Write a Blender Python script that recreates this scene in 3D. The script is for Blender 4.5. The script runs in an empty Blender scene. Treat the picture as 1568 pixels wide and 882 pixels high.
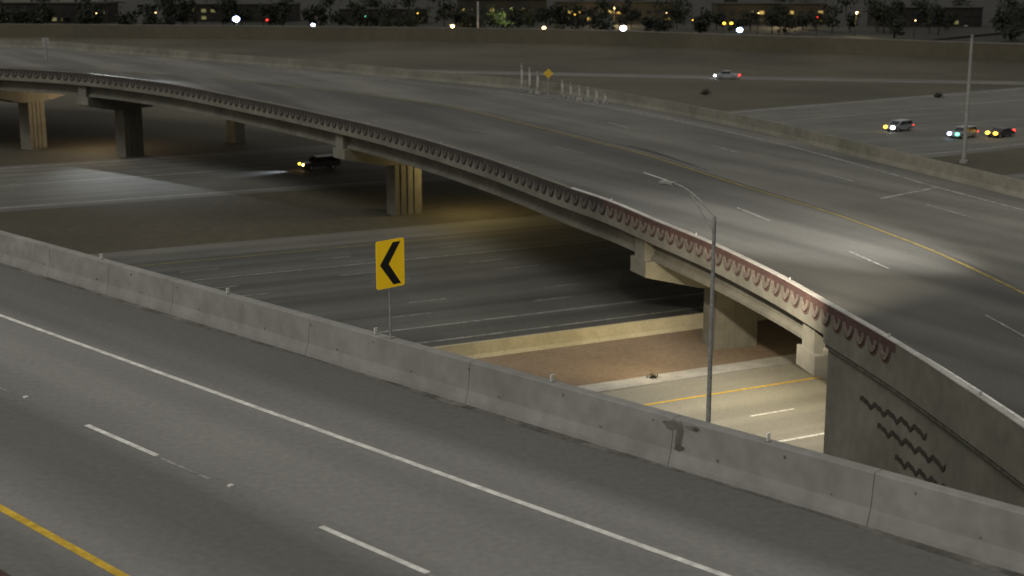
import bpy, math, random
from mathutils import Vector, Matrix
random.seed(7)
R2=math.sqrt(2)
sc=bpy.context.scene
sc.view_settings.view_transform='Standard'
try: sc.view_settings.look='None'
except: pass
sc.view_settings.exposure=0

# ---------------------------------------------------------------- materials
def newmat(name):
    m=bpy.data.materials.new(name); m.use_nodes=True
    nt=m.node_tree; b=nt.nodes['Principled BSDF']
    return m,nt,b
def surf(name,c1,c2,scale=0.4,rough=0.85,ang=None,along=0.03,across=0.6,fine=0.25,bump=0.0,spec=0.3,fscale=6.0,c3=None,blotch=0.0):
    """worn surface: large blotches / lane-wise bands + fine grain"""
    m,nt,b=newmat(name); N=nt.nodes; L=nt.links
    g=N.new('ShaderNodeNewGeometry')
    src=g.outputs['Position']
    n1=N.new('ShaderNodeTexNoise'); n1.inputs['Detail'].default_value=5
    if ang is not None:
        r=N.new('ShaderNodeMapping'); r.inputs['Rotation'].default_value=(0,0,-ang)
        s=N.new('ShaderNodeMapping'); s.inputs['Scale'].default_value=(along,across,across)
        L.new(src,r.inputs['Vector']); L.new(r.outputs[0],s.inputs['Vector'])
        L.new(s.outputs[0],n1.inputs['Vector']); n1.inputs['Scale'].default_value=1.0
        n1.inputs['Detail'].default_value=1.5
    else:
        L.new(src,n1.inputs['Vector']); n1.inputs['Scale'].default_value=scale
    cr=N.new('ShaderNodeValToRGB')
    cr.color_ramp.elements[0].position=0.36; cr.color_ramp.elements[1].position=0.64
    cr.color_ramp.elements[0].color=(*c1,1); cr.color_ramp.elements[1].color=(*c2,1)
    if c3:
        e=cr.color_ramp.elements.new(0.5); e.color=(*c3,1)
    L.new(n1.outputs[0],cr.inputs[0])
    n2=N.new('ShaderNodeTexNoise'); n2.inputs['Scale'].default_value=fscale; n2.inputs['Detail'].default_value=6
    L.new(src,n2.inputs['Vector'])
    mr=N.new('ShaderNodeMapRange'); mr.inputs[1].default_value=0.3; mr.inputs[2].default_value=0.7
    mr.inputs[3].default_value=1-fine; mr.inputs[4].default_value=1+fine
    L.new(n2.outputs[0],mr.inputs[0])
    mx=N.new('ShaderNodeVectorMath'); mx.operation='SCALE'
    L.new(cr.outputs[0],mx.inputs[0]); L.new(mr.outputs[0],mx.inputs['Scale'])
    last=mx.outputs[0]
    if blotch:
        n3=N.new('ShaderNodeTexNoise'); n3.inputs['Scale'].default_value=.13; n3.inputs['Detail'].default_value=4
        L.new(src,n3.inputs['Vector'])
        m3=N.new('ShaderNodeMapRange'); m3.inputs[1].default_value=0.3; m3.inputs[2].default_value=0.7
        m3.inputs[3].default_value=1-blotch; m3.inputs[4].default_value=1+blotch
        L.new(n3.outputs[0],m3.inputs[0])
        x2=N.new('ShaderNodeVectorMath'); x2.operation='SCALE'
        L.new(last,x2.inputs[0]); L.new(m3.outputs[0],x2.inputs['Scale']); last=x2.outputs[0]
    L.new(last,b.inputs['Base Color'])
    b.inputs['Roughness'].default_value=rough
    b.inputs['Specular IOR Level'].default_value=spec
    if bump:
        bp=N.new('ShaderNodeBump'); bp.inputs['Strength'].default_value=bump; bp.inputs['Distance'].default_value=0.03
        L.new(n2.outputs[0],bp.inputs['Height']); L.new(bp.outputs[0],b.inputs['Normal'])
    return m
def emis(name,c,st):
    m,nt,b=newmat(name)
    b.inputs['Base Color'].default_value=(*c,1)
    b.inputs['Emission Color'].default_value=(*c,1)
    b.inputs['Emission Strength'].default_value=st
    return m
A45=math.radians(-45); AF=math.radians(27.2)
M={}
M['ramp']=surf('ramp_pavement',(.112,.108,.102),(.208,.201,.191),ang=A45,along=.010,across=.40,fine=.10,bump=.1,blotch=.06)
M['deck']=surf('deck_pavement',(.054,.053,.049),(.088,.086,.078),ang=math.radians(-62),along=.02,across=.30,fine=.12,blotch=.14)
M['deck2']=surf('deck_pavement_light',(.078,.076,.069),(.115,.111,.099),ang=math.radians(-60),along=.02,across=.30,fine=.12,blotch=.14)
M['deckdark']=surf('seam_shadow_tone',(.036,.035,.031),(.052,.050,.044),scale=.3)  # shadow along the deck seam, put in as a dark strip
M['fw']=surf('freeway_asphalt',(.056,.057,.054),(.092,.093,.087),ang=AF,along=.015,across=.40,fine=.12,blotch=.14)
M['fw_sh']=surf('shoulder_pavement',(.078,.077,.069),(.106,.104,.092),ang=AF,along=.02,across=.5,fine=.12,blotch=.14)
M['road2']=surf('side_road_concrete',(.19,.183,.156),(.25,.24,.205),ang=AF,along=.02,across=.5,fine=.10,blotch=.08)
M['conc']=surf('barrier_concrete',(.185,.181,.168),(.228,.223,.208),scale=.7,fine=.10,bump=.12,fscale=3,blotch=.08)
M['capw']=surf('lit_cap_concrete',(.28,.27,.25),(.38,.365,.345),scale=.7,fine=.10)
M['conc2']=surf('bridge_concrete',(.108,.103,.084),(.152,.144,.118),scale=.25,fine=.12,fscale=1.5)
M['fwbar']=surf('freeway_barrier_concrete',(.32,.29,.20),(.40,.36,.25),scale=.5,fine=.1)  # yellow lamplight on this barrier is put into its colour
M['concdirty']=surf('stained_concrete',(.075,.071,.061),(.13,.123,.106),scale=3.5,fine=.25)
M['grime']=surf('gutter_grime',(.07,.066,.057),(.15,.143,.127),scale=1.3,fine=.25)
M['maroon']=surf('maroon_paint',(.052,.029,.026),(.072,.039,.034),scale=.8)
M['tan']=surf('tan_relief',(.095,.080,.068),(.135,.113,.094),scale=.8)
M['maroon_d']=surf('shaded_maroon_paint',(.030,.025,.023),(.042,.034,.031),scale=.8)  # frieze beyond lamp reach: its shade put into darker copies of both colours
M['tan_d']=surf('shaded_relief',(.060,.054,.047),(.082,.074,.064),scale=.8)
M['dark']=surf('dark_relief',(.028,.022,.019),(.038,.030,.026),scale=1)
M['dirt']=surf('desert_dirt',(.038,.034,.023),(.062,.054,.037),scale=.03,fine=.2,fscale=.9)
M['lot']=surf('dark_parking_lot',(.006,.006,.005),(.013,.012,.009),scale=.02,fine=.2)
M['dirtred']=surf('tan_gravel',(.175,.130,.090),(.215,.160,.112),scale=.2,fine=.15,fscale=3)
M['white']=surf('white_paint',(.48,.47,.44),(.66,.65,.61),scale=2.5,fine=.2)
M['whitew']=surf('worn_white_paint',(.14,.14,.13),(.27,.265,.245),scale=1.5,fine=.25)
M['yell']=surf('yellow_paint',(.45,.29,.03),(.58,.38,.04),scale=2.0,fine=.2)
M['yellw']=surf('worn_yellow_paint',(.15,.12,.04),(.24,.18,.05),scale=1.0,fine=.2)
M['metal']=surf('galvanised_steel',(.19,.19,.18),(.24,.24,.22),scale=1.0,rough=.6)
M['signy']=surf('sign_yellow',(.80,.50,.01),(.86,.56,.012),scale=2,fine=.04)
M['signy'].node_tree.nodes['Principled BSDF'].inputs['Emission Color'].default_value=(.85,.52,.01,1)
M['signy'].node_tree.nodes['Principled BSDF'].inputs['Emission Strength'].default_value=.16  # sign is no lamp; a faint glow is added to brighten its face
M['black']=surf('sign_black',(.012,.012,.012),(.018,.018,.018),scale=2)
M['glass']=surf('dark_glass',(.01,.012,.015),(.015,.017,.02),rough=.15,spec=.6)
M['tire']=surf('tyre_rubber',(.012,.012,.012),(.018,.018,.018))
M['carw']=surf('car_paint_white',(.36,.36,.36),(.40,.40,.40),rough=.35,fine=.03)
M['cars']=surf('car_paint_silver',(.18,.19,.21),(.21,.22,.24),rough=.35,fine=.03)
M['card']=surf('car_paint_dark',(.03,.03,.035),(.04,.04,.045),rough=.35,fine=.03)
M['wall']=surf('noise_wall_block',(.058,.052,.035),(.076,.067,.046),scale=.03,fine=.1,fscale=.4)
M['bark']=surf('bark',(.012,.01,.007),(.02,.015,.01))
M['leaf']=surf('foliage',(.004,.005,.003),(.013,.015,.006),scale=.25,fine=.4,fscale=1)
M['bldg']=surf('stucco',(.016,.014,.009),(.028,.023,.015),scale=.1)
M['bldg2']=surf('stucco_brown',(.008,.007,.005),(.014,.012,.009),scale=.1)
M['e_blue']=emis('led_cool',(.45,.6,1.0),14)
M['e_white']=emis('led_white',(.9,.95,1.0),14)
M['e_warm']=emis('lamp_warm',(1.0,.7,.3),7)
M['e_amber']=emis('amber_lamp',(1.0,.55,.05),6)
M['e_red']=emis('tail_red',(1.0,.03,.02),5)
M['e_green']=emis('marker_green',(.2,1.0,.6),3)
M['e_win']=emis('window_glow',(.75,.55,.18),.12)
M['e_win2']=emis('window_glow_dim',(.35,.33,.14),.08)

# ---------------------------------------------------------------- mesh builder
class MB:
    def __init__(s,name): s.name=name; s.v=[]; s.f=[]; s.m=[]; s.mats=[]
    def mi(s,k):
        if k not in s.mats: s.mats.append(k)
        return s.mats.index(k)
    def face(s,pts,k):
        i=len(s.v); s.v+= [tuple(p) for p in pts]; s.f.append(tuple(range(i,i+len(pts)))); s.m.append(s.mi(k))
    def box(s,c,size,k,ang=0):
        hx,hy,hz=[a/2 for a in size]
        P=[(-hx,-hy,-hz),(hx,-hy,-hz),(hx,hy,-hz),(-hx,hy,-hz),(-hx,-hy,hz),(hx,-hy,hz),(hx,hy,hz),(-hx,hy,hz)]
        ca,sa=math.cos(ang),math.sin(ang)
        Q=[(c[0]+p[0]*ca-p[1]*sa,c[1]+p[0]*sa+p[1]*ca,c[2]+p[2]) for p in P]
        i=len(s.v); s.v+=Q
        for f in [(0,3,2,1),(4,5,6,7),(0,1,5,4),(1,2,6,5),(2,3,7,6),(3,0,4,7)]:
            s.f.append(tuple(i+a for a in f)); s.m.append(s.mi(k))
    def cyl(s,a,b,r1,r2,k,n=12,cap=True):
        a=Vector(a);b=Vector(b);d=(b-a).normalized()
        u=d.orthogonal().normalized(); w=d.cross(u)
        i=len(s.v)
        for j in range(n):
            t=2*math.pi*j/n; o=u*math.cos(t)+w*math.sin(t)
            s.v.append(tuple(a+o*r1)); s.v.append(tuple(b+o*r2))
        for j in range(n):
            j2=(j+1)%n
            s.f.append((i+2*j,i+2*j2,i+2*j2+1,i+2*j+1)); s.m.append(s.mi(k))
        if cap:
            s.f.append(tuple(i+2*j for j in range(n))[::-1]); s.m.append(s.mi(k))
            s.f.append(tuple(i+2*j+1 for j in range(n))); s.m.append(s.mi(k))
    def ball(s,c,r,k,n=8,sz=1):
        for a in range(n//2):
            t1=math.pi*a/(n//2); t2=math.pi*(a+1)/(n//2)
            for b in range(n):
                p1=2*math.pi*b/n;p2=2*math.pi*(b+1)/n
                q=lambda t,p:(c[0]+r*math.sin(t)*math.cos(p),c[1]+r*math.sin(t)*math.sin(p),c[2]+sz*r*math.cos(t))
                s.face([q(t1,p1),q(t2,p1),q(t2,p2),q(t1,p2)],k)
    def prism(s,pts,off,k):
        o=Vector(off); B=[Vector(p) for p in pts]; T=[p+o for p in B]
        s.face(B,k); s.face(T[::-1],k)
        for j in range(len(B)):
            j2=(j+1)%len(B); s.face([B[j],T[j],T[j2],B[j2]],k)
    def sweep(s,path,nrm,zs,sec,k,close=True,caps=True):
        rows=[]
        for (p,n,z) in zip(path,nrm,zs):
            rows.append([(p[0]+n[0]*d,p[1]+n[1]*d,z+h) for d,h in sec])
        i=len(s.v); m=len(sec)
        for r in rows: s.v+=r
        for a in range(len(rows)-1):
            for b in range(m if close else m-1):
                b2=(b+1)%m
                s.f.append((i+a*m+b,i+a*m+b2,i+(a+1)*m+b2,i+(a+1)*m+b)); s.m.append(s.mi(k))
        if caps and close:
            s.f.append(tuple(i+b for b in range(m))); s.m.append(s.mi(k))
            e=i+(len(rows)-1)*m
            s.f.append(tuple(e+b for b in range(m))[::-1]); s.m.append(s.mi(k))
    def build(s,bevel=0,parent=None):
        me=bpy.data.meshes.new(s.name); me.from_pydata(s.v,[],s.f)
        for k in s.mats: me.materials.append(M[k])
        me.polygons.foreach_set('material_index',s.m); me.update()
        o=bpy.data.objects.new(s.name,me); sc.collection.objects.link(o)
        if bevel:
            b=o.modifiers.new('bevel','BEVEL'); b.width=bevel; b.segments=2; b.limit_method='ANGLE'
        if parent: o.parent=parent
        return o

def catmull(P,step=2.0):
    P=[Vector(p) for p in P]; out=[]
    Q=[P[0]*2-P[1]]+P+[P[-1]*2-P[-2]]
    for i in range(1,len(Q)-2):
        a,b,c,d=Q[i-1],Q[i],Q[i+1],Q[i+2]
        n=max(2,int((c-b).length/0.8))
        for j in range(n):
            t=j/n
            out.append(0.5*((2*b)+(c-a)*t+(2*a-5*b+4*c-d)*t*t+(3*b-a-3*c+d)*t**3))
    out.append(P[-1])
    return resample(out,step)
def resample(pts,step):
    L=[0]
    for i in range(1,len(pts)): L.append(L[-1]+(pts[i]-pts[i-1]).length)
    n=max(2,int(L[-1]/step)); res=[]; k=0
    for j in range(n+1):
        s=L[-1]*j/n
        while k<len(L)-2 and L[k+1]<s: k+=1
        t=(s-L[k])/max(1e-6,L[k+1]-L[k]); res.append(pts[k].lerp(pts[k+1],min(1,max(0,t))))
    return res
def normals(pts):
    N=[]
    for i in range(len(pts)):
        a=pts[max(0,i-1)]; b=pts[min(len(pts)-1,i+1)]; t=(b-a).normalized(); N.append(Vector((-t.y,t.x)))
    return N

# ---------------------------------------------------------------- elevations
GZ=-15.6
ZT=[(20,-7.0),(80,-7.0),(92,-6.9),(105,-6.65),(120,-6.4),(137,-6.15),(150,-5.85),(165,-5.5),(180,-5.0),(194,-4.7),(210,-4.3),(240,-3.9),(270,-3.8),(600,-3.8)]
def zd(y):
    if y<=ZT[0][0]: return ZT[0][1]
    for (a,za),(b,zb) in zip(ZT,ZT[1:]):
        if y<=b: return za+(zb-za)*(y-a)/(b-a)
    return ZT[-1][1]

# ---------------------------------------------------------------- ground
g=MB('ground'); 
S=3500
g.face([(-S,-S,GZ),(S,-S,GZ),(S,S,GZ),(-S,S,GZ)],'dirt'); g.build()

E=Vector((math.cos(AF),math.sin(AF))); NN=Vector((-E.y,E.x))
def fp(e,n,z): p=E*e+NN*n; return (p.x,p.y,z)
def fstrip(mb,n0,n1,e0,e1,z,k): mb.face([fp(e0,n0,z),fp(e1,n0,z),fp(e1,n1,z),fp(e0,n1,z)],k)
r=MB('freeway_road')
fstrip(r,85.2,127,-350,260,GZ+.01,'fw'); fstrip(r,127,133,-350,260,GZ+.01,'fw_sh')
r.build()
r=MB('side_road')
fstrip(r,58,73.6,-250,250,GZ+.01,'road2'); 
fstrip(r,73.6,75.2,-250,250,GZ+.12,'capw')
r.face([fp(-250,73.6,GZ),fp(250,73.6,GZ),fp(250,73.6,GZ+.12),fp(-250,73.6,GZ+.12)],'conc')
r.build()
r=MB('gravel_verge'); fstrip(r,75.2,84.3,-250,250,GZ+.012,'dirtred'); r.build()
b=MB('freeway_concrete_barrier')
P=[Vector(fp(e,84.3,0)[:2]) for e in (-250,-100,0,100,250)]
b.sweep(P,[NN]*5,[GZ]*5,[(0,0),(.18,.25),(.28,1.05),(.5,1.05),(.6,.25),(.75,0)],'fwbar'); b.build()
near=catmull([(-300,30),(-200,79),(-55,153),(-20,171),(20,185),(60,200),(120,245),(200,305),(330,400)],6)
far=catmull([(-300,66),(-200,118),(-70,188),(-25,215),(5,237),(44,268),(111,318),(200,385),(330,485)],6)
def samp(P,n): 
    L=len(P)-1; return [P[int(i*L/(n-1))] if int(i*L/(n-1))>=L else P[int(i*L/(n-1))].lerp(P[int(i*L/(n-1))+1],i*L/(n-1)-int(i*L/(n-1))) for i in range(n)]
near_s=samp(near,60); far_s=samp(far,60)
r=MB('far_freeway_road')
for i in range(59):
    r.face([(*near_s[i],GZ+.01),(*near_s[i+1],GZ+.01),(*far_s[i+1],GZ+.01),(*far_s[i],GZ+.01)],'fw_sh')
fr=catmull([(-260,430),(-90,385),(21,352),(114,327),(260,290)],8); fn=normals(fr)
r.sweep(fr,fn,[GZ+.01]*len(fr),[(-1,0),(9,0)],'fw_sh',close=False); r.build()

# ---------------------------------------------------------------- freeway markings
mk=MB('freeway_lane_markings')
Z=GZ+.02
def fl(n,e0,e1,k,w=.15): fstrip(mk,n-w/2,n+w/2,e0,e1,Z,k)
fl(117.5,-350,260,'whitew',.24); fl(93.9,-350,260,'whitew',.30); fl(89.8,-350,260,'whitew',.30)
fl(125.6,-350,260,'yellw',.18)
for nn,ph in ((97.7,-.5),(101.6,2.5),(109.9,3),(113.7,1.5),(121.2,2)):
    e=-350+ph
    while e<260:
        fl(nn,e,e+3.4,'whitew',.18); e+=12.2
fl(70.2,-250,250,'yell',.22); fl(61,-250,250,'white',.25)
e=-250+6.5
while e<250: fl(65.5,e,e+3.2,'white',.17); e+=12.2
fN=normals(near_s)
mk.sweep(near_s,fN,[Z]*60,[(2.5,0),(2.9,0)],'whitew',close=False)
fF=normals(far_s)
mk.sweep(far_s,fF,[Z]*60,[(-2.5,0),(-2.0,0)],'whitew',close=False)
mk.sweep(far_s,fF,[Z]*60,[(-18.5,0),(-18.1,0)],'whitew',close=False)
mk.sweep(fr,fn,[Z]*len(fr),[(0,0),(.8,0)],'whitew',close=False)
mk.build()

# ---------------------------------------------------------------- near ramp (x+y = p)
def rp(p,q,z): return ((p+q)/2,(p-q)/2,z)   # q=x-y
ramp=MB('elevated_ramp_road')
q0,q1=-330,120
ramp.face([rp(12.6,q0,0),rp(12.6,q1,0),rp(32.0,q1,0),rp(32.0,q0,0)],'ramp')
ramp.face([rp(12.6,q0,-.4),rp(32.0,q0,-.4),rp(32.0,q1,-.4),rp(12.6,q1,-.4)],'conc2')
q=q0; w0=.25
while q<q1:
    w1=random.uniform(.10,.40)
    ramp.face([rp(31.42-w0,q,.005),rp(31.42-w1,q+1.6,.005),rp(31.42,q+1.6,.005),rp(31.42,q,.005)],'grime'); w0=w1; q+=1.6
RN=Vector((1/R2,1/R2))
path=[Vector(rp(0,q,0)[:2]) for q in (q0,q1)]
def dd(p): return p/R2
for pc in (15,19,23,27,30.5):
    ramp.sweep(path,[RN]*2,[0,0],[(dd(pc)-.35,-.4),(dd(pc)+.35,-.4),(dd(pc)+.35,-2.2),(dd(pc)-.35,-2.2)],'conc2')
for q in range(-310,100,62):
    c=rp(22.5,q,0)
    ramp.box((c[0],c[1],-3.1),(2.2,12.5,1.8),'conc2',ang=A45)
    ramp.cyl((c[0],c[1],-4),(c[0],c[1],GZ),1.1,1.1,'conc2',20)
ramp.build()
cuts=[-330,-300,-270,-240,-210,-180,-160,-140,-125,-110,-100,-91,-82.6,-74,-68.2,-62.2,-56.8,-51.6,-42.3,-33.6,-25,-18.4,-11,-3,6,15,25,40,60,90,120]
pa=MB('concrete_ramp_barrier')
D0=dd(31.4)
sec=[(D0,0),(D0+.02,.09),(D0+.10,.32),(D0+.17,.97),(D0+.19,1.0),(D0+.42,1.0),(D0+.44,.97),(D0+.46,-1.1),(D0+.3,-1.1),(D0+.3,-.41),(D0,-.41)]
for a,c in zip(cuts,cuts[1:]):
    P=[Vector(rp(0,a+.010,0)[:2]),Vector(rp(0,c-.010,0)[:2])]
    pa.sweep(P,[RN]*2,[0.003,0.003],sec,'conc')
def onbar(q,z,h,k,lean=0.005,r0=.05,n=9,wd=1.0):
    pts=[]
    for j in range(n):
        a=2*math.pi*j/n; rr=random.uniform(.7,1.2)
        qq=q+math.cos(a)*r0*wd*rr; zz=z+math.sin(a)*h*rr
        zz=min(.95,max(.34,zz)); t=(zz-.32)/.65; d=D0+.10+.07*t-lean
        b0=rp(0,qq,0); pts.append((b0[0]+RN.x*d,b0[1]+RN.y*d,zz))
    pa.face(pts,k)
onbar(-24.75,.62,.34,'concdirty',r0=.13,n=14); onbar(-25.05,.84,.09,'concdirty',.006,.36,12); onbar(-24.3,.88,.05,'concdirty',.007,.30,12); onbar(-24.7,.42,.07,'concdirty',.008,.2,12)
qq=-150
while qq<20:
    for o,z in ((0,.83),(1.6,.38)):
        onbar(qq+o+random.uniform(-.5,.5),z,random.uniform(.02,.045),'concdirty',r0=random.uniform(.03,.07))
    qq+=4.3
pa.build()
pb=MB('maroon_ramp_parapet')
pb.sweep(path,[RN]*2,[0.003,0.003],[(dd(12.45),-1),(dd(12.45),1.0),(dd(12.45)+.28,1.0),(dd(12.45)+.42,0),(dd(12.45)+.14,-.41),(dd(12.45)+.14,-1)],'maroon'); pb.build()
m=MB('ramp_lane_markings')
def rl(p,a,c,w,k):
    w*=R2/2
    m.face([rp(p-w,a,.006),rp(p-w,c,.006),rp(p+w,c,.006),rp(p+w,a,.006)],k)
rl(16.15,q0,q1,.17,'yell'); rl(26.3,q0,q1,.15,'white')
q=-40.45-12.05*24
while q<q1:
    rl(21.4,q,q+4.15,.13,'white'); rl(21.36,q+4.15,q+7.0,.08,'whitew')
    c=rp(21.45,q+7.9,.02); m.box(c,(.10,.10,.035),'white',ang=A45)
    q+=12.05
m.build()
for i,(x,y) in enumerate([(-13.05,44.7),(-8.1,39.7),(-3.5,35.1),(.81,30.84),(4.9,26.7),(9.6,22.0),(-19.5,51.1),(-27,58.6)]):
    x+=.08;y+=.08
    d=MB('barrier_delineator')
    d.box((x,y,1.012),(.09,.09,.02),'metal',A45); d.box((x,y,1.10),(.10,.035,.16),'white',A45+math.pi/2); d.build(.006)

# chevron sign
s=MB('chevron_sign')
sx,sy=-3.02,34.82
s.cyl((sx,sy,1.0),(sx,sy,3.45),.03,.03,'metal',10)
s.box((sx,sy,1.02),(.18,.18,.04),'metal',A45)
T=Vector((1/R2,1/R2,0)); Nn=Vector((1/R2,-1/R2,0))
c0=Vector((sx,sy,2.90))+Nn*.05
def sp(u,v,o=0): return c0+T*u+Vector((0,0,v))+Nn*o
def rrect(hw,hh,r,o):
    pts=[]
    for cx,cy,a0 in ((hw-r,hh-r,0),(-hw+r,hh-r,90),(-hw+r,-hh+r,180),(hw-r,-hh+r,270)):
        for k in range(5):
            a=math.radians(a0+k*22.5); pts.append(sp(cx+r*math.cos(a),cy+r*math.sin(a),o))
    return pts
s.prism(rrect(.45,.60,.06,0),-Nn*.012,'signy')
s.prism(rrect(.40,.55,.02,-.014),-Nn*.004,'metal')
ch=[(-.34,0),(.08,.53),(.33,.53),(-.06,0),(.33,-.53),(.08,-.53)]
s.face([sp(u,v,.006) for u,v in (ch[0],ch[1],ch[2],ch[3])],'black')
s.face([sp(u,v,.006) for u,v in (ch[0],ch[3],ch[4],ch[5])],'black')
s.build()

# ---------------------------------------------------------------- curved overpass
Apts=[(-150,222),(-115,216),(-90,209),(-70.5,200.9),(-56.8,193.2),(-43.1,180.3),(-30.8,165.4),(-20.2,150.8),(-11.0,136.5),(-2.6,120),(3.4,106),(6.6,99),(9.1,92),(11.8,84.1),(13.9,76.1),(15.3,68.8),(16.7,61.1),(17.6,54.4),(18.2,49.2),(19,41),(19.4,33),(19.5,24)]
Gpts=[(-190,290),(-92.5,262),(-69.6,246),(-49,228),(-20.2,202.5),(-7.1,190.5),(5.3,178.5),(13.2,167.4),(20.5,153.6),(26.4,140.2),(31.8,123.8),(37.9,106),(40.5,96.5),(43.2,80),(44.5,60),(44.5,40),(43.5,20)]
Dp=[(-160,248),(-110,231),(-75.9,216),(-64.8,211),(-43.3,199.7),(-25.2,184.6),(-14.4,174),(-6.2,164.8),(1.1,151.5),(7.3,139.3),(12.5,128.1),(18.5,111.2),(22.8,100.1),(25.6,90.3),(26.9,83.4),(27.8,76),(28.6,66.1),(28.8,50),(28.4,36),(27.6,22)]
A=catmull(Apts,1.0); AN=normals(A); AZ=[zd(p.y) for p in A]
Gc=catmull(Gpts,1.0); GN=normals(Gc); GZs=[zd(p.y) for p in Gc]
Dc=catmull(Dp,1.0)
br=MB('curved_overpass_bridge')
K=170
As=samp(A,K); Gs=samp(Gc,K); Ds=samp(Dc,K)
for i in range(K-1):
    for (U,V,n,k) in ((As,Ds,5,'deck'),(Ds,Gs,4,'deck2')):
        for j in range(n):
            f=lambda a,b,t:a.lerp(b,t)
            q=[f(U[i],V[i],j/n),f(U[i+1],V[i+1],j/n),f(U[i+1],V[i+1],(j+1)/n),f(U[i],V[i],(j+1)/n)]
            br.face([(p.x,p.y,zd(p.y)) for p in q],k)
            br.face([(p.x,p.y,zd(p.y)-.5) for p in q][::-1],'conc2')
iw=min(range(len(A)),key=lambda i:abs(A[i].y-68.4) if A[i].x>10 else 1e9)
ip=min(range(len(A)),key=lambda i:abs(A[i].y-61.0) if A[i].x>10 else 1e9)
br.sweep(A[:iw+1],AN[:iw+1],AZ[:iw+1],[(0,-.6),(0,1.0),(.24,1.0),(.28,.4),(.45,.005),(.45,-.6)],'conc2')
br.sweep(A[iw:],AN[iw:],AZ[iw:],[(0,-1.0),(0,1.0),(.24,1.0),(.28,.4),(.45,.005),(.45,-1.0)],'conc2')
ic=min(range(len(A)),key=lambda i:abs(A[i].y-104) if A[i].x>0 else 1e9)
br.sweep(A[:ic],AN[:ic],AZ[:ic],[(-.03,1.0),(-.03,1.06),(.27,1.06),(.27,1.0)],'conc2')
br.sweep(A[ic:],AN[ic:],AZ[ic:],[(-.03,1.0),(-.03,1.06),(.27,1.06),(.27,1.0)],'capw')  # cap paler from here on: the lit edge is put into its colour
br.sweep(Gc,GN,GZs,[(0,-.9),(-.4,.005),(-.25,.4),(-.2,1.25),(.05,1.25),(.05,-.9)],'conc2')
br.sweep(Gc,GN,GZs,[(.04,-2.0),(.04,-.9),(-1,-.9),(-1,-2.0)],'conc2')
for d in (1.3,4.3,7.3,10.3,13.3):
    br.sweep(A[:iw],AN[:iw],AZ[:iw],[(d-.3,-.5),(d-.3,-.75),(d-.12,-.9),(d-.12,-1.75),(d-.35,-1.95),(d-.35,-2.15),(d+.35,-2.15),(d+.35,-1.95),(d+.12,-1.75),(d+.12,-.9),(d+.3,-.75),(d+.3,-.5)],'conc2')
wl=A[iw:]; wn=AN[iw:]
br.sweep(wl,wn,[0]*len(wl),[(.3,GZ),(.3,-8.0),(.8,-8.0),(.8,GZ)],'conc2')
br.sweep(wl,wn,[0]*len(wl),[(.12,-8.25),(.12,-8.0),(.3,-8.0),(.3,-8.25)],'concdirty')
a0=A[iw]; 
ab=[Vector((a0.x+.5,a0.y)),Vector((a0.x+.5,a0.y))+E*32]
br.sweep(ab,[NN,NN],[0,0],[(0,GZ),(0,-7.55),(-1,-7.55),(-1,GZ)],'conc2')
def pier(i,second=(20,26),col=8.0):
    p=A[i]; w=AN[i]; t=Vector((w.y,-w.x)); z=AZ[i]; W=Vector((w.x,w.y,0)); Tt=Vector((t.x,t.y,0))
    def P(d,zz,s): return Vector((p.x,p.y,0))+W*d+Tt*s+Vector((0,0,zz))
    z0=z-.52
    st=[P(.45,z0,-.8),P(16,z0,-.8),P(16,z-2.2,-.8),P(.45,z-2.2,-.8)]
    br.prism(st,Tt*1.6,'conc2')
    zb=z-3.25
    lg=[P(.35,z-2.2,-1.25),P(16.2,z-2.2,-1.25),P(16.2,zb,-1.25),P(col+3,zb-1.0,-1.25),P(col-3,zb-1.0,-1.25),P(.35,zb,-1.25)]
    br.prism(lg,Tt*2.5,'conc2')
    cc=[P(col-1.6,zb-.95,-.95),P(col+1.6,zb-.95,-.95),P(col+1.6,GZ,-.95),P(col-1.6,GZ,-.95)]
    br.prism(cc,Tt*1.9,'conc2')
    for k in (-.8,0,.8):
        rr=[P(col+k-.12,zb-1,-1.03),P(col+k+.12,zb-1,-1.03),P(col+k+.12,GZ,-1.03),P(col+k-.12,GZ,-1.03)]
        br.prism(rr,Tt*2.06,'conc2')
    if second:
        cc=[P(17,z0,-1),P(30,z0,-1),P(30,z-2.6,-1),P(17,z-2.6,-1)]
        br.prism(cc,Tt*2,'conc2')
        for dcol in second:
            cc=[P(dcol-1,z-2.55,-.9),P(dcol+1,z-2.55,-.9),P(dcol+1,GZ,-.9),P(dcol-1,GZ,-.9)]
            br.prism(cc,Tt*1.8,'conc2')
def idx(x,y): return min(range(len(A)),key=lambda i:(A[i].x-x)**2+(A[i].y-y)**2)
pier(idx(8.0,94.8),(20,26),7.4); pier(idx(-18.3,147.2),(24,)); pier(idx(-58.4,192.5),(28,)); pier(idx(-73,201.8),()); pier(idx(-130,219),())
pier(idx(14.7,71.6),())
def PA(sidx,d,z):
    i=int(sidx); t=sidx-i; i2=min(i+1,len(A)-1)
    p=A[i].lerp(A[i2],t); w=AN[i].lerp(AN[i2],t); return (p.x+w.x*d,p.y+w.y*d,zd(p.y)+z)
idk=min(range(len(A)),key=lambda i:abs(A[i].y-100) if A[i].x>0 else 1e9)
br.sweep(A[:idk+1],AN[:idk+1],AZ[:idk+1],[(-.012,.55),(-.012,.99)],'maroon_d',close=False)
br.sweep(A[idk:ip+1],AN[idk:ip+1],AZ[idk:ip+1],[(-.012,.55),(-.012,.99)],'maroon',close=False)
sp_=1.35; i0=12.0
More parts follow.
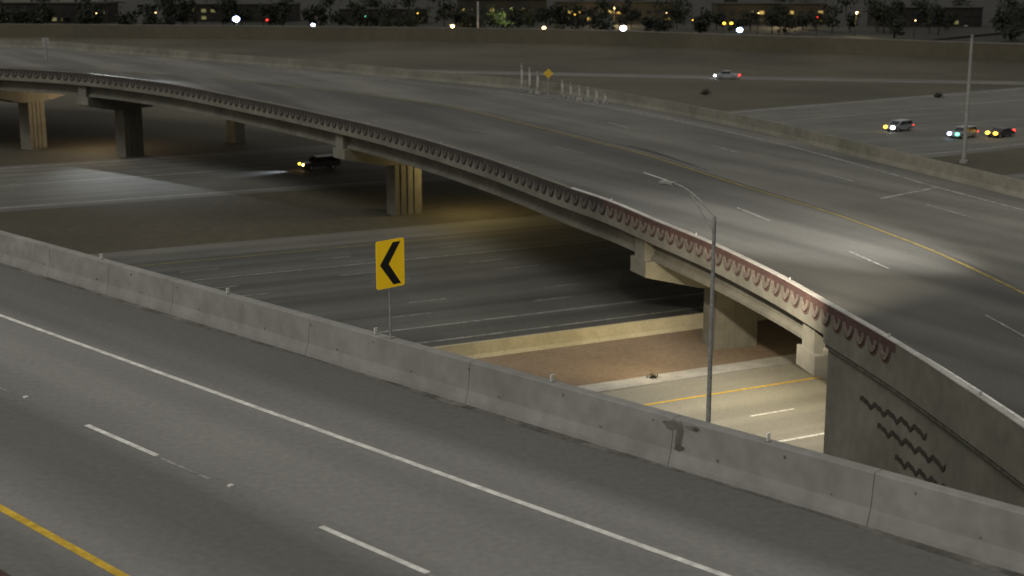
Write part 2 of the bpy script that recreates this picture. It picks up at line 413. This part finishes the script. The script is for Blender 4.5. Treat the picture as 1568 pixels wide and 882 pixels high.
while i0<ip-.8:
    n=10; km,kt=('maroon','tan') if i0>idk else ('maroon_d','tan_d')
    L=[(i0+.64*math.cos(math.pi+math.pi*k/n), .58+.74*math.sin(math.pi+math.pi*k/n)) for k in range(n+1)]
    br.face([PA(a,-.018,b) for a,b in L],km)
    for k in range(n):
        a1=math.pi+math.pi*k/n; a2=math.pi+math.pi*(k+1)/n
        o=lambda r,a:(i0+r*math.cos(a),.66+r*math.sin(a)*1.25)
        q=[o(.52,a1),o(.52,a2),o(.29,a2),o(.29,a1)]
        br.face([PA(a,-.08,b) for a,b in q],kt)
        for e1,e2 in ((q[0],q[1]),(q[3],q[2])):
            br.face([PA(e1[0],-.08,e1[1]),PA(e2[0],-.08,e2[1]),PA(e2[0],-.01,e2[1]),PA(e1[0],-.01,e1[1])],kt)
    i0+=sp_
for y0,y1,z,z1 in ((65.0,57.6,-9.72,-9.22),(63.0,55.6,-10.42,-9.92),(60.6,54.6,-11.25,-10.75)):
    ia=idx(16,y0); ib=idx(17.5,y1); n=60; prev=None
    for k in range(n+1):
        s_=ia+(ib-ia)*k/n; ph=k/n*5*2*math.pi
        zz=z+(z1-z)*k/n+.10*math.sin(ph)+.05*math.sin(2*ph+.6)
        zz-=zd(A[int(s_)].y)
        cur=(s_,zz)
        if prev:
            br.face([PA(prev[0],.26,prev[1]-.11),PA(cur[0],.26,cur[1]-.11),PA(cur[0],.26,cur[1]+.10),PA(prev[0],.26,prev[1]+.10)],'dark')
            br.face([PA(prev[0],.26,prev[1]+.10),PA(cur[0],.26,cur[1]+.10),PA(cur[0],.3,cur[1]+.10),PA(prev[0],.3,prev[1]+.10)],'dark')
        prev=cur
br.build()

bm=MB('bridge_lane_markings')
def path_mark(pts,w,k,step=2.0,dz=.015):
    c=catmull(pts,step); n=normals(c); bm.sweep(c,n,[zd(p.y)+dz for p in c],[(-w/2,0),(w/2,0)],k,close=False)
path_mark([(x-.5,y-.25) for x,y in Dp],.22,'yellw')
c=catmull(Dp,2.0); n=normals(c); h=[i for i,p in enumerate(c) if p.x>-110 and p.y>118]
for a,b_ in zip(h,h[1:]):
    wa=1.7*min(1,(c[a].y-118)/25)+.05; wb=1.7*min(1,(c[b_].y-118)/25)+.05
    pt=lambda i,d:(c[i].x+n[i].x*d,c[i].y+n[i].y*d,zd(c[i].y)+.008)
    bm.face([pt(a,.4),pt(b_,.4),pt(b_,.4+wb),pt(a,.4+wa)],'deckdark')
Fp=[(-87,246),(-66,231),(-45,215),(-19.6,197),(-6.95,184.8),(5.1,172.8),(12.8,161.5),(19.8,147.7),(25.4,134.9),(30.5,118.7),(32.8,110.5),(36.1,100.8),(38.7,92.2),(41,80),(42.3,60),(42,40)]
path_mark(Fp,.28,'whitew')
path_mark([(27.2,105.5),(32.8,110.5)],.35,'whitew')
e=[i for i in range(0,len(A),2)]
bm.sweep([A[i] for i in e],[AN[i] for i in e],[zd(A[i].y)+.015 for i in e],[(1.72,0),(2.0,0)],'white',close=False)
Cp=[(-40,181.5),(-26,166),(-13.5,152),(-3.5,145),(5.2,131.2),(11.7,115.5),(16.8,99.3),(21.2,84.2),(24.0,67.8),(24.5,52)]
for i,(x,y) in enumerate(Cp):
    a=Vector(Cp[max(0,i-1)]); b_=Vector(Cp[min(len(Cp)-1,i+1)]); t=(b_-a).normalized(); p=Vector((x,y))
    path_mark([tuple(p-t*2.6),tuple(p+t*2.6)],.14,'white' if i in (5,) or i>8 else 'whitew')
for x,y in ((26.1,115.9),(30.8,100.4),(19.6,131.8),(33.3,84.5),(11,149)):
    path_mark([(x-.9,y+2.6),(x+.9,y-2.6)],.2,'whitew')
bm.build()
for yy in (53,61.5,74,86,99,113,128,142,160,178):
    i=min(range(len(A)),key=lambda k:abs(A[k].y-yy)); p=A[i]; w=AN[i]
    d=MB('barrier_delineator'); d.box((p.x+w.x*.12,p.y+w.y*.12,zd(p.y)+1.075),(.1,.1,.03),'metal'); d.box((p.x+w.x*.12,p.y+w.y*.12,zd(p.y)+1.15),(.09,.04,.13),'capw'); d.build(.006)

# ---------------------------------------------------------------- street lamps
def lamp(x,y,z0,h,arm,dirv,r=.13,rise=1.4):
    s=MB('street_lamp'); dv=Vector(dirv).normalized()
    s.cyl((x,y,z0),(x,y,z0+.4),r*2,r*2,'conc',16)
    s.cyl((x,y,z0+.4),(x,y,z0+h),r,r*.62,'metal',16)
    top=Vector((x,y,z0+h)); pts=[]
    for k in range(9):
        t=k/8; pts.append(top+Vector((dv.x*arm*t,dv.y*arm*t,rise*math.sin(t*1.45)-.15*t)))
    for a,b_ in zip(pts,pts[1:]): s.cyl(a,b_,.04,.04,'metal',8)
    low=top-Vector((0,0,.7))
    s.cyl(low,pts[5],.03,.03,'metal',8)
    e=pts[-1]; an=math.atan2(dv.y,dv.x)
    s.box((e.x+dv.x*.3,e.y+dv.y*.3,e.z),(.8,.32,.12),'metal',an)
    s.box((e.x+dv.x*.35,e.y+dv.y*.35,e.z-.075),(.5,.26,.03),'glass',an)
    s.build(.01); return e
lamp(8.55,60.2,GZ,15.35,2.4,(-.66,.75,0),r=.125,rise=1.3)
lamp(60.6,193,GZ,17,3,(-.5,-.8,0),r=.28)

gq=MB('gore_crash_cushion')
for i in range(11):
    t=i/10; x=1.2+9.6*t; y=180.0-12*t-.6*math.sin(t*3); z=zd(y); h=3.3-2.0*t+random.uniform(-.2,.2)
    if i in (3,4): continue
    gq.cyl((x,y,z),(x,y,z+h),.12,.12,'metal',8); gq.box((x,y,z+h*.55),(.26,.26,h*.5),'capw'); gq.box((x,y,z+.2),(.7,.7,.4),'whitew')
gq.build()
ys=MB('yellow_warning_sign'); x,y=4.4,176.5; z=zd(y)
ys.cyl((x,y,z),(x,y,z+2.6),.06,.06,'metal',8)
ys.prism([(x-.6,y-.1,z+2.6),(x,y-.1,z+2.0),(x+.6,y-.1,z+2.6),(x,y-.1,z+3.2)],(0,.03,0),'yell')
ys.build()

# ---------------------------------------------------------------- vehicles
def car(x,y,head,paint,front,tail,kind='suv',z=GZ+.01,lr=.36):
    s=MB({'suv':'suv_car','sedan':'sedan_car','pickup':'pickup_truck'}[kind])
    hx,hy=math.cos(head),math.sin(head)
    def T(p): return (x+p[0]*hx-p[1]*hy, y+p[0]*hy+p[1]*hx, z+p[2])
    w=.95
    if kind=='suv': prof=[(-2.45,.4),(2.45,.4),(2.5,.85),(1.35,1.05),(.65,1.68),(-1.9,1.75),(-2.45,1.1)]; roof=[(1.2,1.08),(.6,1.6),(-1.8,1.66),(-2.2,1.1)]
    elif kind=='sedan': prof=[(-2.35,.35),(2.35,.35),(2.4,.7),(1.2,.9),(.45,1.38),(-.95,1.42),(-1.75,1.0),(-2.35,.95)]; roof=[(1.05,.93),(.42,1.32),(-.9,1.36),(-1.55,.98)]
    else: prof=[(-2.9,.5),(2.7,.5),(2.75,1.05),(1.5,1.2),(.9,1.85),(-.7,1.9),(-.95,1.2),(-2.9,1.2)]; roof=[(1.35,1.23),(.85,1.77),(-.65,1.82),(-.85,1.25)]
    B=[T((a,-w,b)) for a,b in prof]; C=[T((a,w,b)) for a,b in prof]
    s.face(B,paint); s.face(C[::-1],paint)
    for j in range(len(B)):
        j2=(j+1)%len(B); s.face([B[j],C[j],C[j2],B[j2]],paint)
    for sd in (-1,1):
        s.face([T((a,sd*(w+.012),b)) for a,b in roof],'glass')
        s.box(T(((roof[1][0]+roof[2][0])/2,sd*(w+.015),(roof[0][1]+roof[1][1])/2)),(.08,.02,roof[1][1]-roof[0][1]),paint,head)
    a,b=prof[3],prof[4]
    s.face([T((a[0]+.0,-w+.1,a[1]+.03)),T((a[0],w-.1,a[1]+.03)),T((b[0]+.02,w-.15,b[1]-.02)),T((b[0]+.02,-w+.15,b[1]-.02))],'glass')
    for wx in (-1.5,1.5):
        for sd in (-1,1):
            s.cyl(T((wx,sd*(w-.18),.34)),T((wx,sd*(w+.03),.34)),.35,.35,'tire',16)
            s.cyl(T((wx,sd*(w+.02),.34)),T((wx,sd*(w+.04),.34)),.2,.2,'metal',10)
    fx=prof[2][0]; rx=prof[0][0]
    for sd,k in zip((-1,1),front): s.ball(T((fx-.05,sd*.7,.75)),lr,k,10,.7)
    for sd in (-1,1): s.ball(T((rx+.05,sd*.75,.9)),.26,tail,8,.9)
    s.build()
hd=math.radians(180+37)
car(62.1,232,hd,'cars',('e_amber','e_white'),'e_red','suv')
car(69.5,222.5,hd,'cars',('e_blue','e_green'),'e_red','suv')
car(75.6,223.5,hd,'card',('e_amber','e_amber'),'e_red','sedan')
car(50.7,343.5,math.radians(180-14),'cars',('e_white','e_white'),'e_red','pickup')
car(-25.0,187,math.radians(180+27),'card',('e_amber','e_warm'),'dark','suv',lr=.24)

# ---------------------------------------------------------------- far edge: wall, trees, buildings
w=MB('noise_wall')
wp=catmull([(-420,560),(-184,520),(0,478),(80,425),(150,372),(260,330),(420,290)],6); wn_=normals(wp)
w.sweep(wp,wn_,[GZ]*len(wp),[(0,0),(0,6.0),(.4,6.0),(.4,0)],'wall')
w.sweep(wp,wn_,[GZ]*len(wp),[(-.06,6.0),(-.06,6.25),(.46,6.25),(.46,6.0)],'conc2')
w.build()
w=MB('dirt_embankment')
w.sweep(wp,wn_,[GZ]*len(wp),[(-26,0),(-4,1.6),(0,1.6),(30,2.2),(60,0.05)],'dirt',close=False); w.build()
w=MB('parking_lot_ground')
w.sweep(wp,wn_,[GZ]*len(wp),[(1,1.7),(30,2.25),(61,0.08),(900,.08)],'lot',close=False); w.build()

tr=MB('distant_tree_line')
def tree(x,y,h,r,dens=230):
    tr.cyl((x,y,GZ),(x+random.uniform(-.3,.3),y,GZ+h*.55),.28,.14,'bark',7)
    cl=[]
    for k in range(random.randint(7,11)):
        a=random.uniform(0,6.28); q=random.uniform(.1,.8)*r; zz=GZ+h*random.uniform(.35,.9)
        c=Vector((x+q*math.cos(a),y+q*math.sin(a),zz)); cl.append((c,random.uniform(.3,.55)*r))
        tr.cyl((x,y,GZ+h*.35),tuple(c),.1,.04,'bark',5,False)
    for k in range(dens):
        c,cr_=random.choice(cl)
        d=Vector((random.gauss(0,1),random.gauss(0,1),random.gauss(0,.8))).normalized()*cr_*random.uniform(.4,1.1)
        p=c+d; u=Vector((random.gauss(0,1),random.gauss(0,1),random.gauss(0,1))).normalized(); v=u.orthogonal().normalized()
        sz=random.uniform(.3,.7)
        tr.face([p-u*sz-v*sz*.6,p+u*sz-v*sz*.6,p+u*sz*.7+v*sz,p-u*sz+v*sz*.5],'leaf')
random.seed(11)
for i in range(110):
    x=-250+i*4.8+random.uniform(-5,5); y=585+random.uniform(-35,85)-max(0,x)*.3
    tree(x,y,random.uniform(6,13),random.uniform(3.5,6.5))
for i in range(30):
    x=-300+i*22+random.uniform(-5,5); tree(x,790+random.uniform(-20,40),random.uniform(10,16),random.uniform(6,9))
tr.build()
sh=MB('desert_shrubs')
for x,y in ((9.0,88.5),(40,300),(86,293)):
    n=140; sz0=.3 if y<100 else .9
    for k in range(n):
        d=Vector((random.gauss(0,.5),random.gauss(0,.5),abs(random.gauss(0,.5))))*sz0
        p=Vector((x,y,GZ+.05))+d; u=Vector((random.gauss(0,1),random.gauss(0,1),random.gauss(0,1))).normalized()*sz0*.2; v=u.orthogonal()
        sh.face([p-u,p+v,p+u],'leaf')
sh.build()

def building(x,y,wd,dp,h,k,win,rows=2,name='commercial_building'):
    s=MB(name)
    s.box((x,y,GZ+h/2),(wd,dp,h),k); s.box((x,y,GZ+h+.25),(wd+.6,dp+.6,.5),'bldg2')
    n=int(wd/4.5)
    for rr in range(rows):
        for i in range(n):
            cx=x-wd/2+(i+.5)*wd/n; zz=GZ+1.9+rr*3.4
            lit=random.random()<.28
            s.box((cx,y-dp/2-.03,zz),(2.2,.1,1.5),win if lit else 'glass'); s.box((cx,y-dp/2-.08,zz-.85),(2.5,.2,.14),'bldg2')
    s.box((x+wd*.1,y-dp/2-.06,GZ+1.3),(2.2,.1,2.6),'glass'); s.box((x+wd*.1,y-dp/2-.8,GZ+2.9),(4,1.8,.2),'bldg2')
    s.build()
random.seed(3)
for (x,y,wd,h,k,wn2,rw) in ((-215,700,50,9,'bldg2','e_win2',2),(-135,720,60,8,'bldg2','e_win2',2),(-60,690,40,6.5,'bldg2','e_win2',1),(-5,735,44,10,'bldg','e_win',2),(48,700,55,9.5,'bldg','e_win',2),(120,690,50,9,'bldg','e_win',2),(185,660,46,8,'bldg2','e_win2',2),(240,640,44,8,'bldg2','e_win2',2)):
    building(x,y,wd,20,h,k,wn2,rw)

def floodlamp(x,y,h,k,r=.8,power=0,col=(1,1,1)):
    s=MB('parking_lot_lamp')
    s.cyl((x,y,GZ),(x,y,GZ+h),.16,.1,'bark',8)
    s.box((x,y-.5,GZ+h),(1.2,1.2,.25),'bark'); s.ball((x,y-.9,GZ+h-.35),r,k,12,.75)
    s.build()
    if power:
        l=bpy.data.lights.new('lamp_light','POINT'); l.energy=power; l.color=col; l.shadow_soft_size=.3
        o=bpy.data.objects.new('lamp_light',l); o.location=(x,y-2.2,GZ+h-1.0); sc.collection.objects.link(o)
def X(u,y): return (u-784)/2213*(y*.976+5)
for u,y,h,k,r_,pw,cl in ((363,550,7.2,'e_blue',1.3,3500,(.6,.7,1)),(480,550,5.0,'e_blue',.75,0,(.7,.8,1)),(693,550,4.6,'e_warm',.75,4000,(1,.7,.35)),
    (833,550,3.9,'e_warm',.75,0,(1,.75,.4)),(954,545,4.0,'e_white',1.2,4000,(.85,.95,1)),(1132,530,4.0,'e_blue',1.1,3000,(.6,.7,1)),
    (1310,560,9.2,'e_warm',.4,4000,(1,.8,.4)),(410,560,6.5,'e_red',.4,0,(1,1,1)),(1108,540,6.0,'e_amber',.55,0,(1,1,1)),(1119,540,6.0,'e_amber',.55,0,(1,.6,.2)),
    (785,600,9.5,'e_warm',.3,12000,(.8,1,.35)),(1200,650,8,'e_warm',.3,12000,(1,.75,.35)),(940,670,8,'e_warm',.3,14000,(1,.75,.35)),
    (640,560,9,'e_amber',.22,0,0),(1020,600,8,'e_warm',.22,0,0),(1060,545,7,'e_amber',.2,0,0),(1400,540,7,'e_warm',.22,0,0),(1250,545,8,'e_red',.2,0,0),(150,560,9,'e_warm',.2,0,0),(880,560,8.5,'e_amber',.2,0,0),(560,555,8,'e_green',.15,0,0),(1160,560,9,'e_warm',.2,0,0),(240,600,8,'e_warm',.25,0,0)):
    floodlamp(X(u,y),y,h,k,r_,pw,cl)
s=MB('utility_pole'); x=X(732,560); s.cyl((x,560,GZ),(x,560,GZ+13),.35,.28,'capw',10); s.box((x,560,GZ+12),(3,.2,.2),'bark'); s.build()
s=MB('sign_post'); s.cyl((-72,226,-4),(-72,226,-.5),.15,.15,'metal',8); s.box((-72,226,-1.2),(1.1,.15,1.2),'metal'); s.build()

# ---------------------------------------------------------------- lights
def spot(name,loc,tgt,en,col,ang,blend=.8,size=.3):
    l=bpy.data.lights.new(name,'SPOT'); l.energy=en; l.color=col; l.spot_size=math.radians(ang); l.spot_blend=blend; l.shadow_soft_size=size
    o=bpy.data.objects.new(name,l); o.location=loc
    o.rotation_euler=(Vector(tgt)-Vector(loc)).to_track_quat('-Z','Y').to_euler(); sc.collection.objects.link(o)
def point(name,loc,en,col,size=.15):
    l=bpy.data.lights.new(name,'POINT'); l.energy=en; l.color=col; l.shadow_soft_size=size
    o=bpy.data.objects.new(name,l); o.location=loc; sc.collection.objects.link(o)
spot('street_lamp_light',(6.7,62.3,.6),(13.4,77,-7),42000,(1,.88,.68),58)
lamp(47,52,GZ,30,4,(-1,.3,0))
spot('deck_lamp_light',(42.5,53.3,14.8),(18.2,92.5,-7),360000,(1,.96,.89),20,1.0)
spot('deck_lamp_light',(42.5,53.3,14.8),(33,95,-7),45000,(1,.96,.89),26,1.0)
point('underpass_lamp_light',(14.8,85,-9.6),1000,(1,.82,.44))
spot('underpass_lamp_light',(12.6,82.0,-8.3),(3.5,97.5,-15.4),5200,(1,.79,.38),62,1.0)
point('underpass_lamp_light',(-5,152,-9.3),2000,(1,.76,.32))
point('underpass_lamp_light',(-60,209,-9),2000,(1,.74,.45))
spot('car_headlight_light',(-27.5,185.6,-14.6),(-55,171.5,-15.8),3500,(.8,.88,1),60,1.0)
spot('roadway_lamp_light',(-55,195,4),(-46,183,-15.6),24000,(.82,.9,1),75,1.0)

sun=bpy.data.lights.new('skyglow_sun','SUN'); sun.energy=1.45; sun.angle=math.radians(28); sun.color=(1,.975,.92)
so=bpy.data.objects.new('skyglow_sun',sun); so.rotation_euler=Vector((.42,.5,-.76)).to_track_quat('-Z','Y').to_euler(); sc.collection.objects.link(so)

wd=bpy.data.worlds.new('World'); sc.world=wd; wd.use_nodes=True
nt=wd.node_tree; N=nt.nodes; bg=N['Background']; out=N['World Output']
sky=N.new('ShaderNodeTexSky'); sky.sky_type='NISHITA'; sky.sun_disc=False; sky.sun_elevation=math.radians(1); sky.sun_rotation=math.radians(220)
nt.links.new(sky.outputs[0],bg.inputs[0]); bg.inputs[1].default_value=.02
b2=N.new('ShaderNodeBackground'); b2.inputs[0].default_value=(.485,.475,.425,1); b2.inputs[1].default_value=.60
ad=N.new('ShaderNodeAddShader'); nt.links.new(bg.outputs[0],ad.inputs[0]); nt.links.new(b2.outputs[0],ad.inputs[1]); nt.links.new(ad.outputs[0],out.inputs[0])

# ---------------------------------------------------------------- camera
cam=bpy.data.cameras.new('camera'); cam.sensor_width=36; cam.lens=36*2213/1568; cam.clip_start=.5; cam.clip_end=8000
cam.dof.use_dof=True; cam.dof.focus_distance=42; cam.dof.aperture_fstop=.85
co=bpy.data.objects.new('camera',cam); co.location=(0,0,10); co.rotation_euler=(math.radians(90-12.5),0,0)
sc.collection.objects.link(co); sc.camera=co
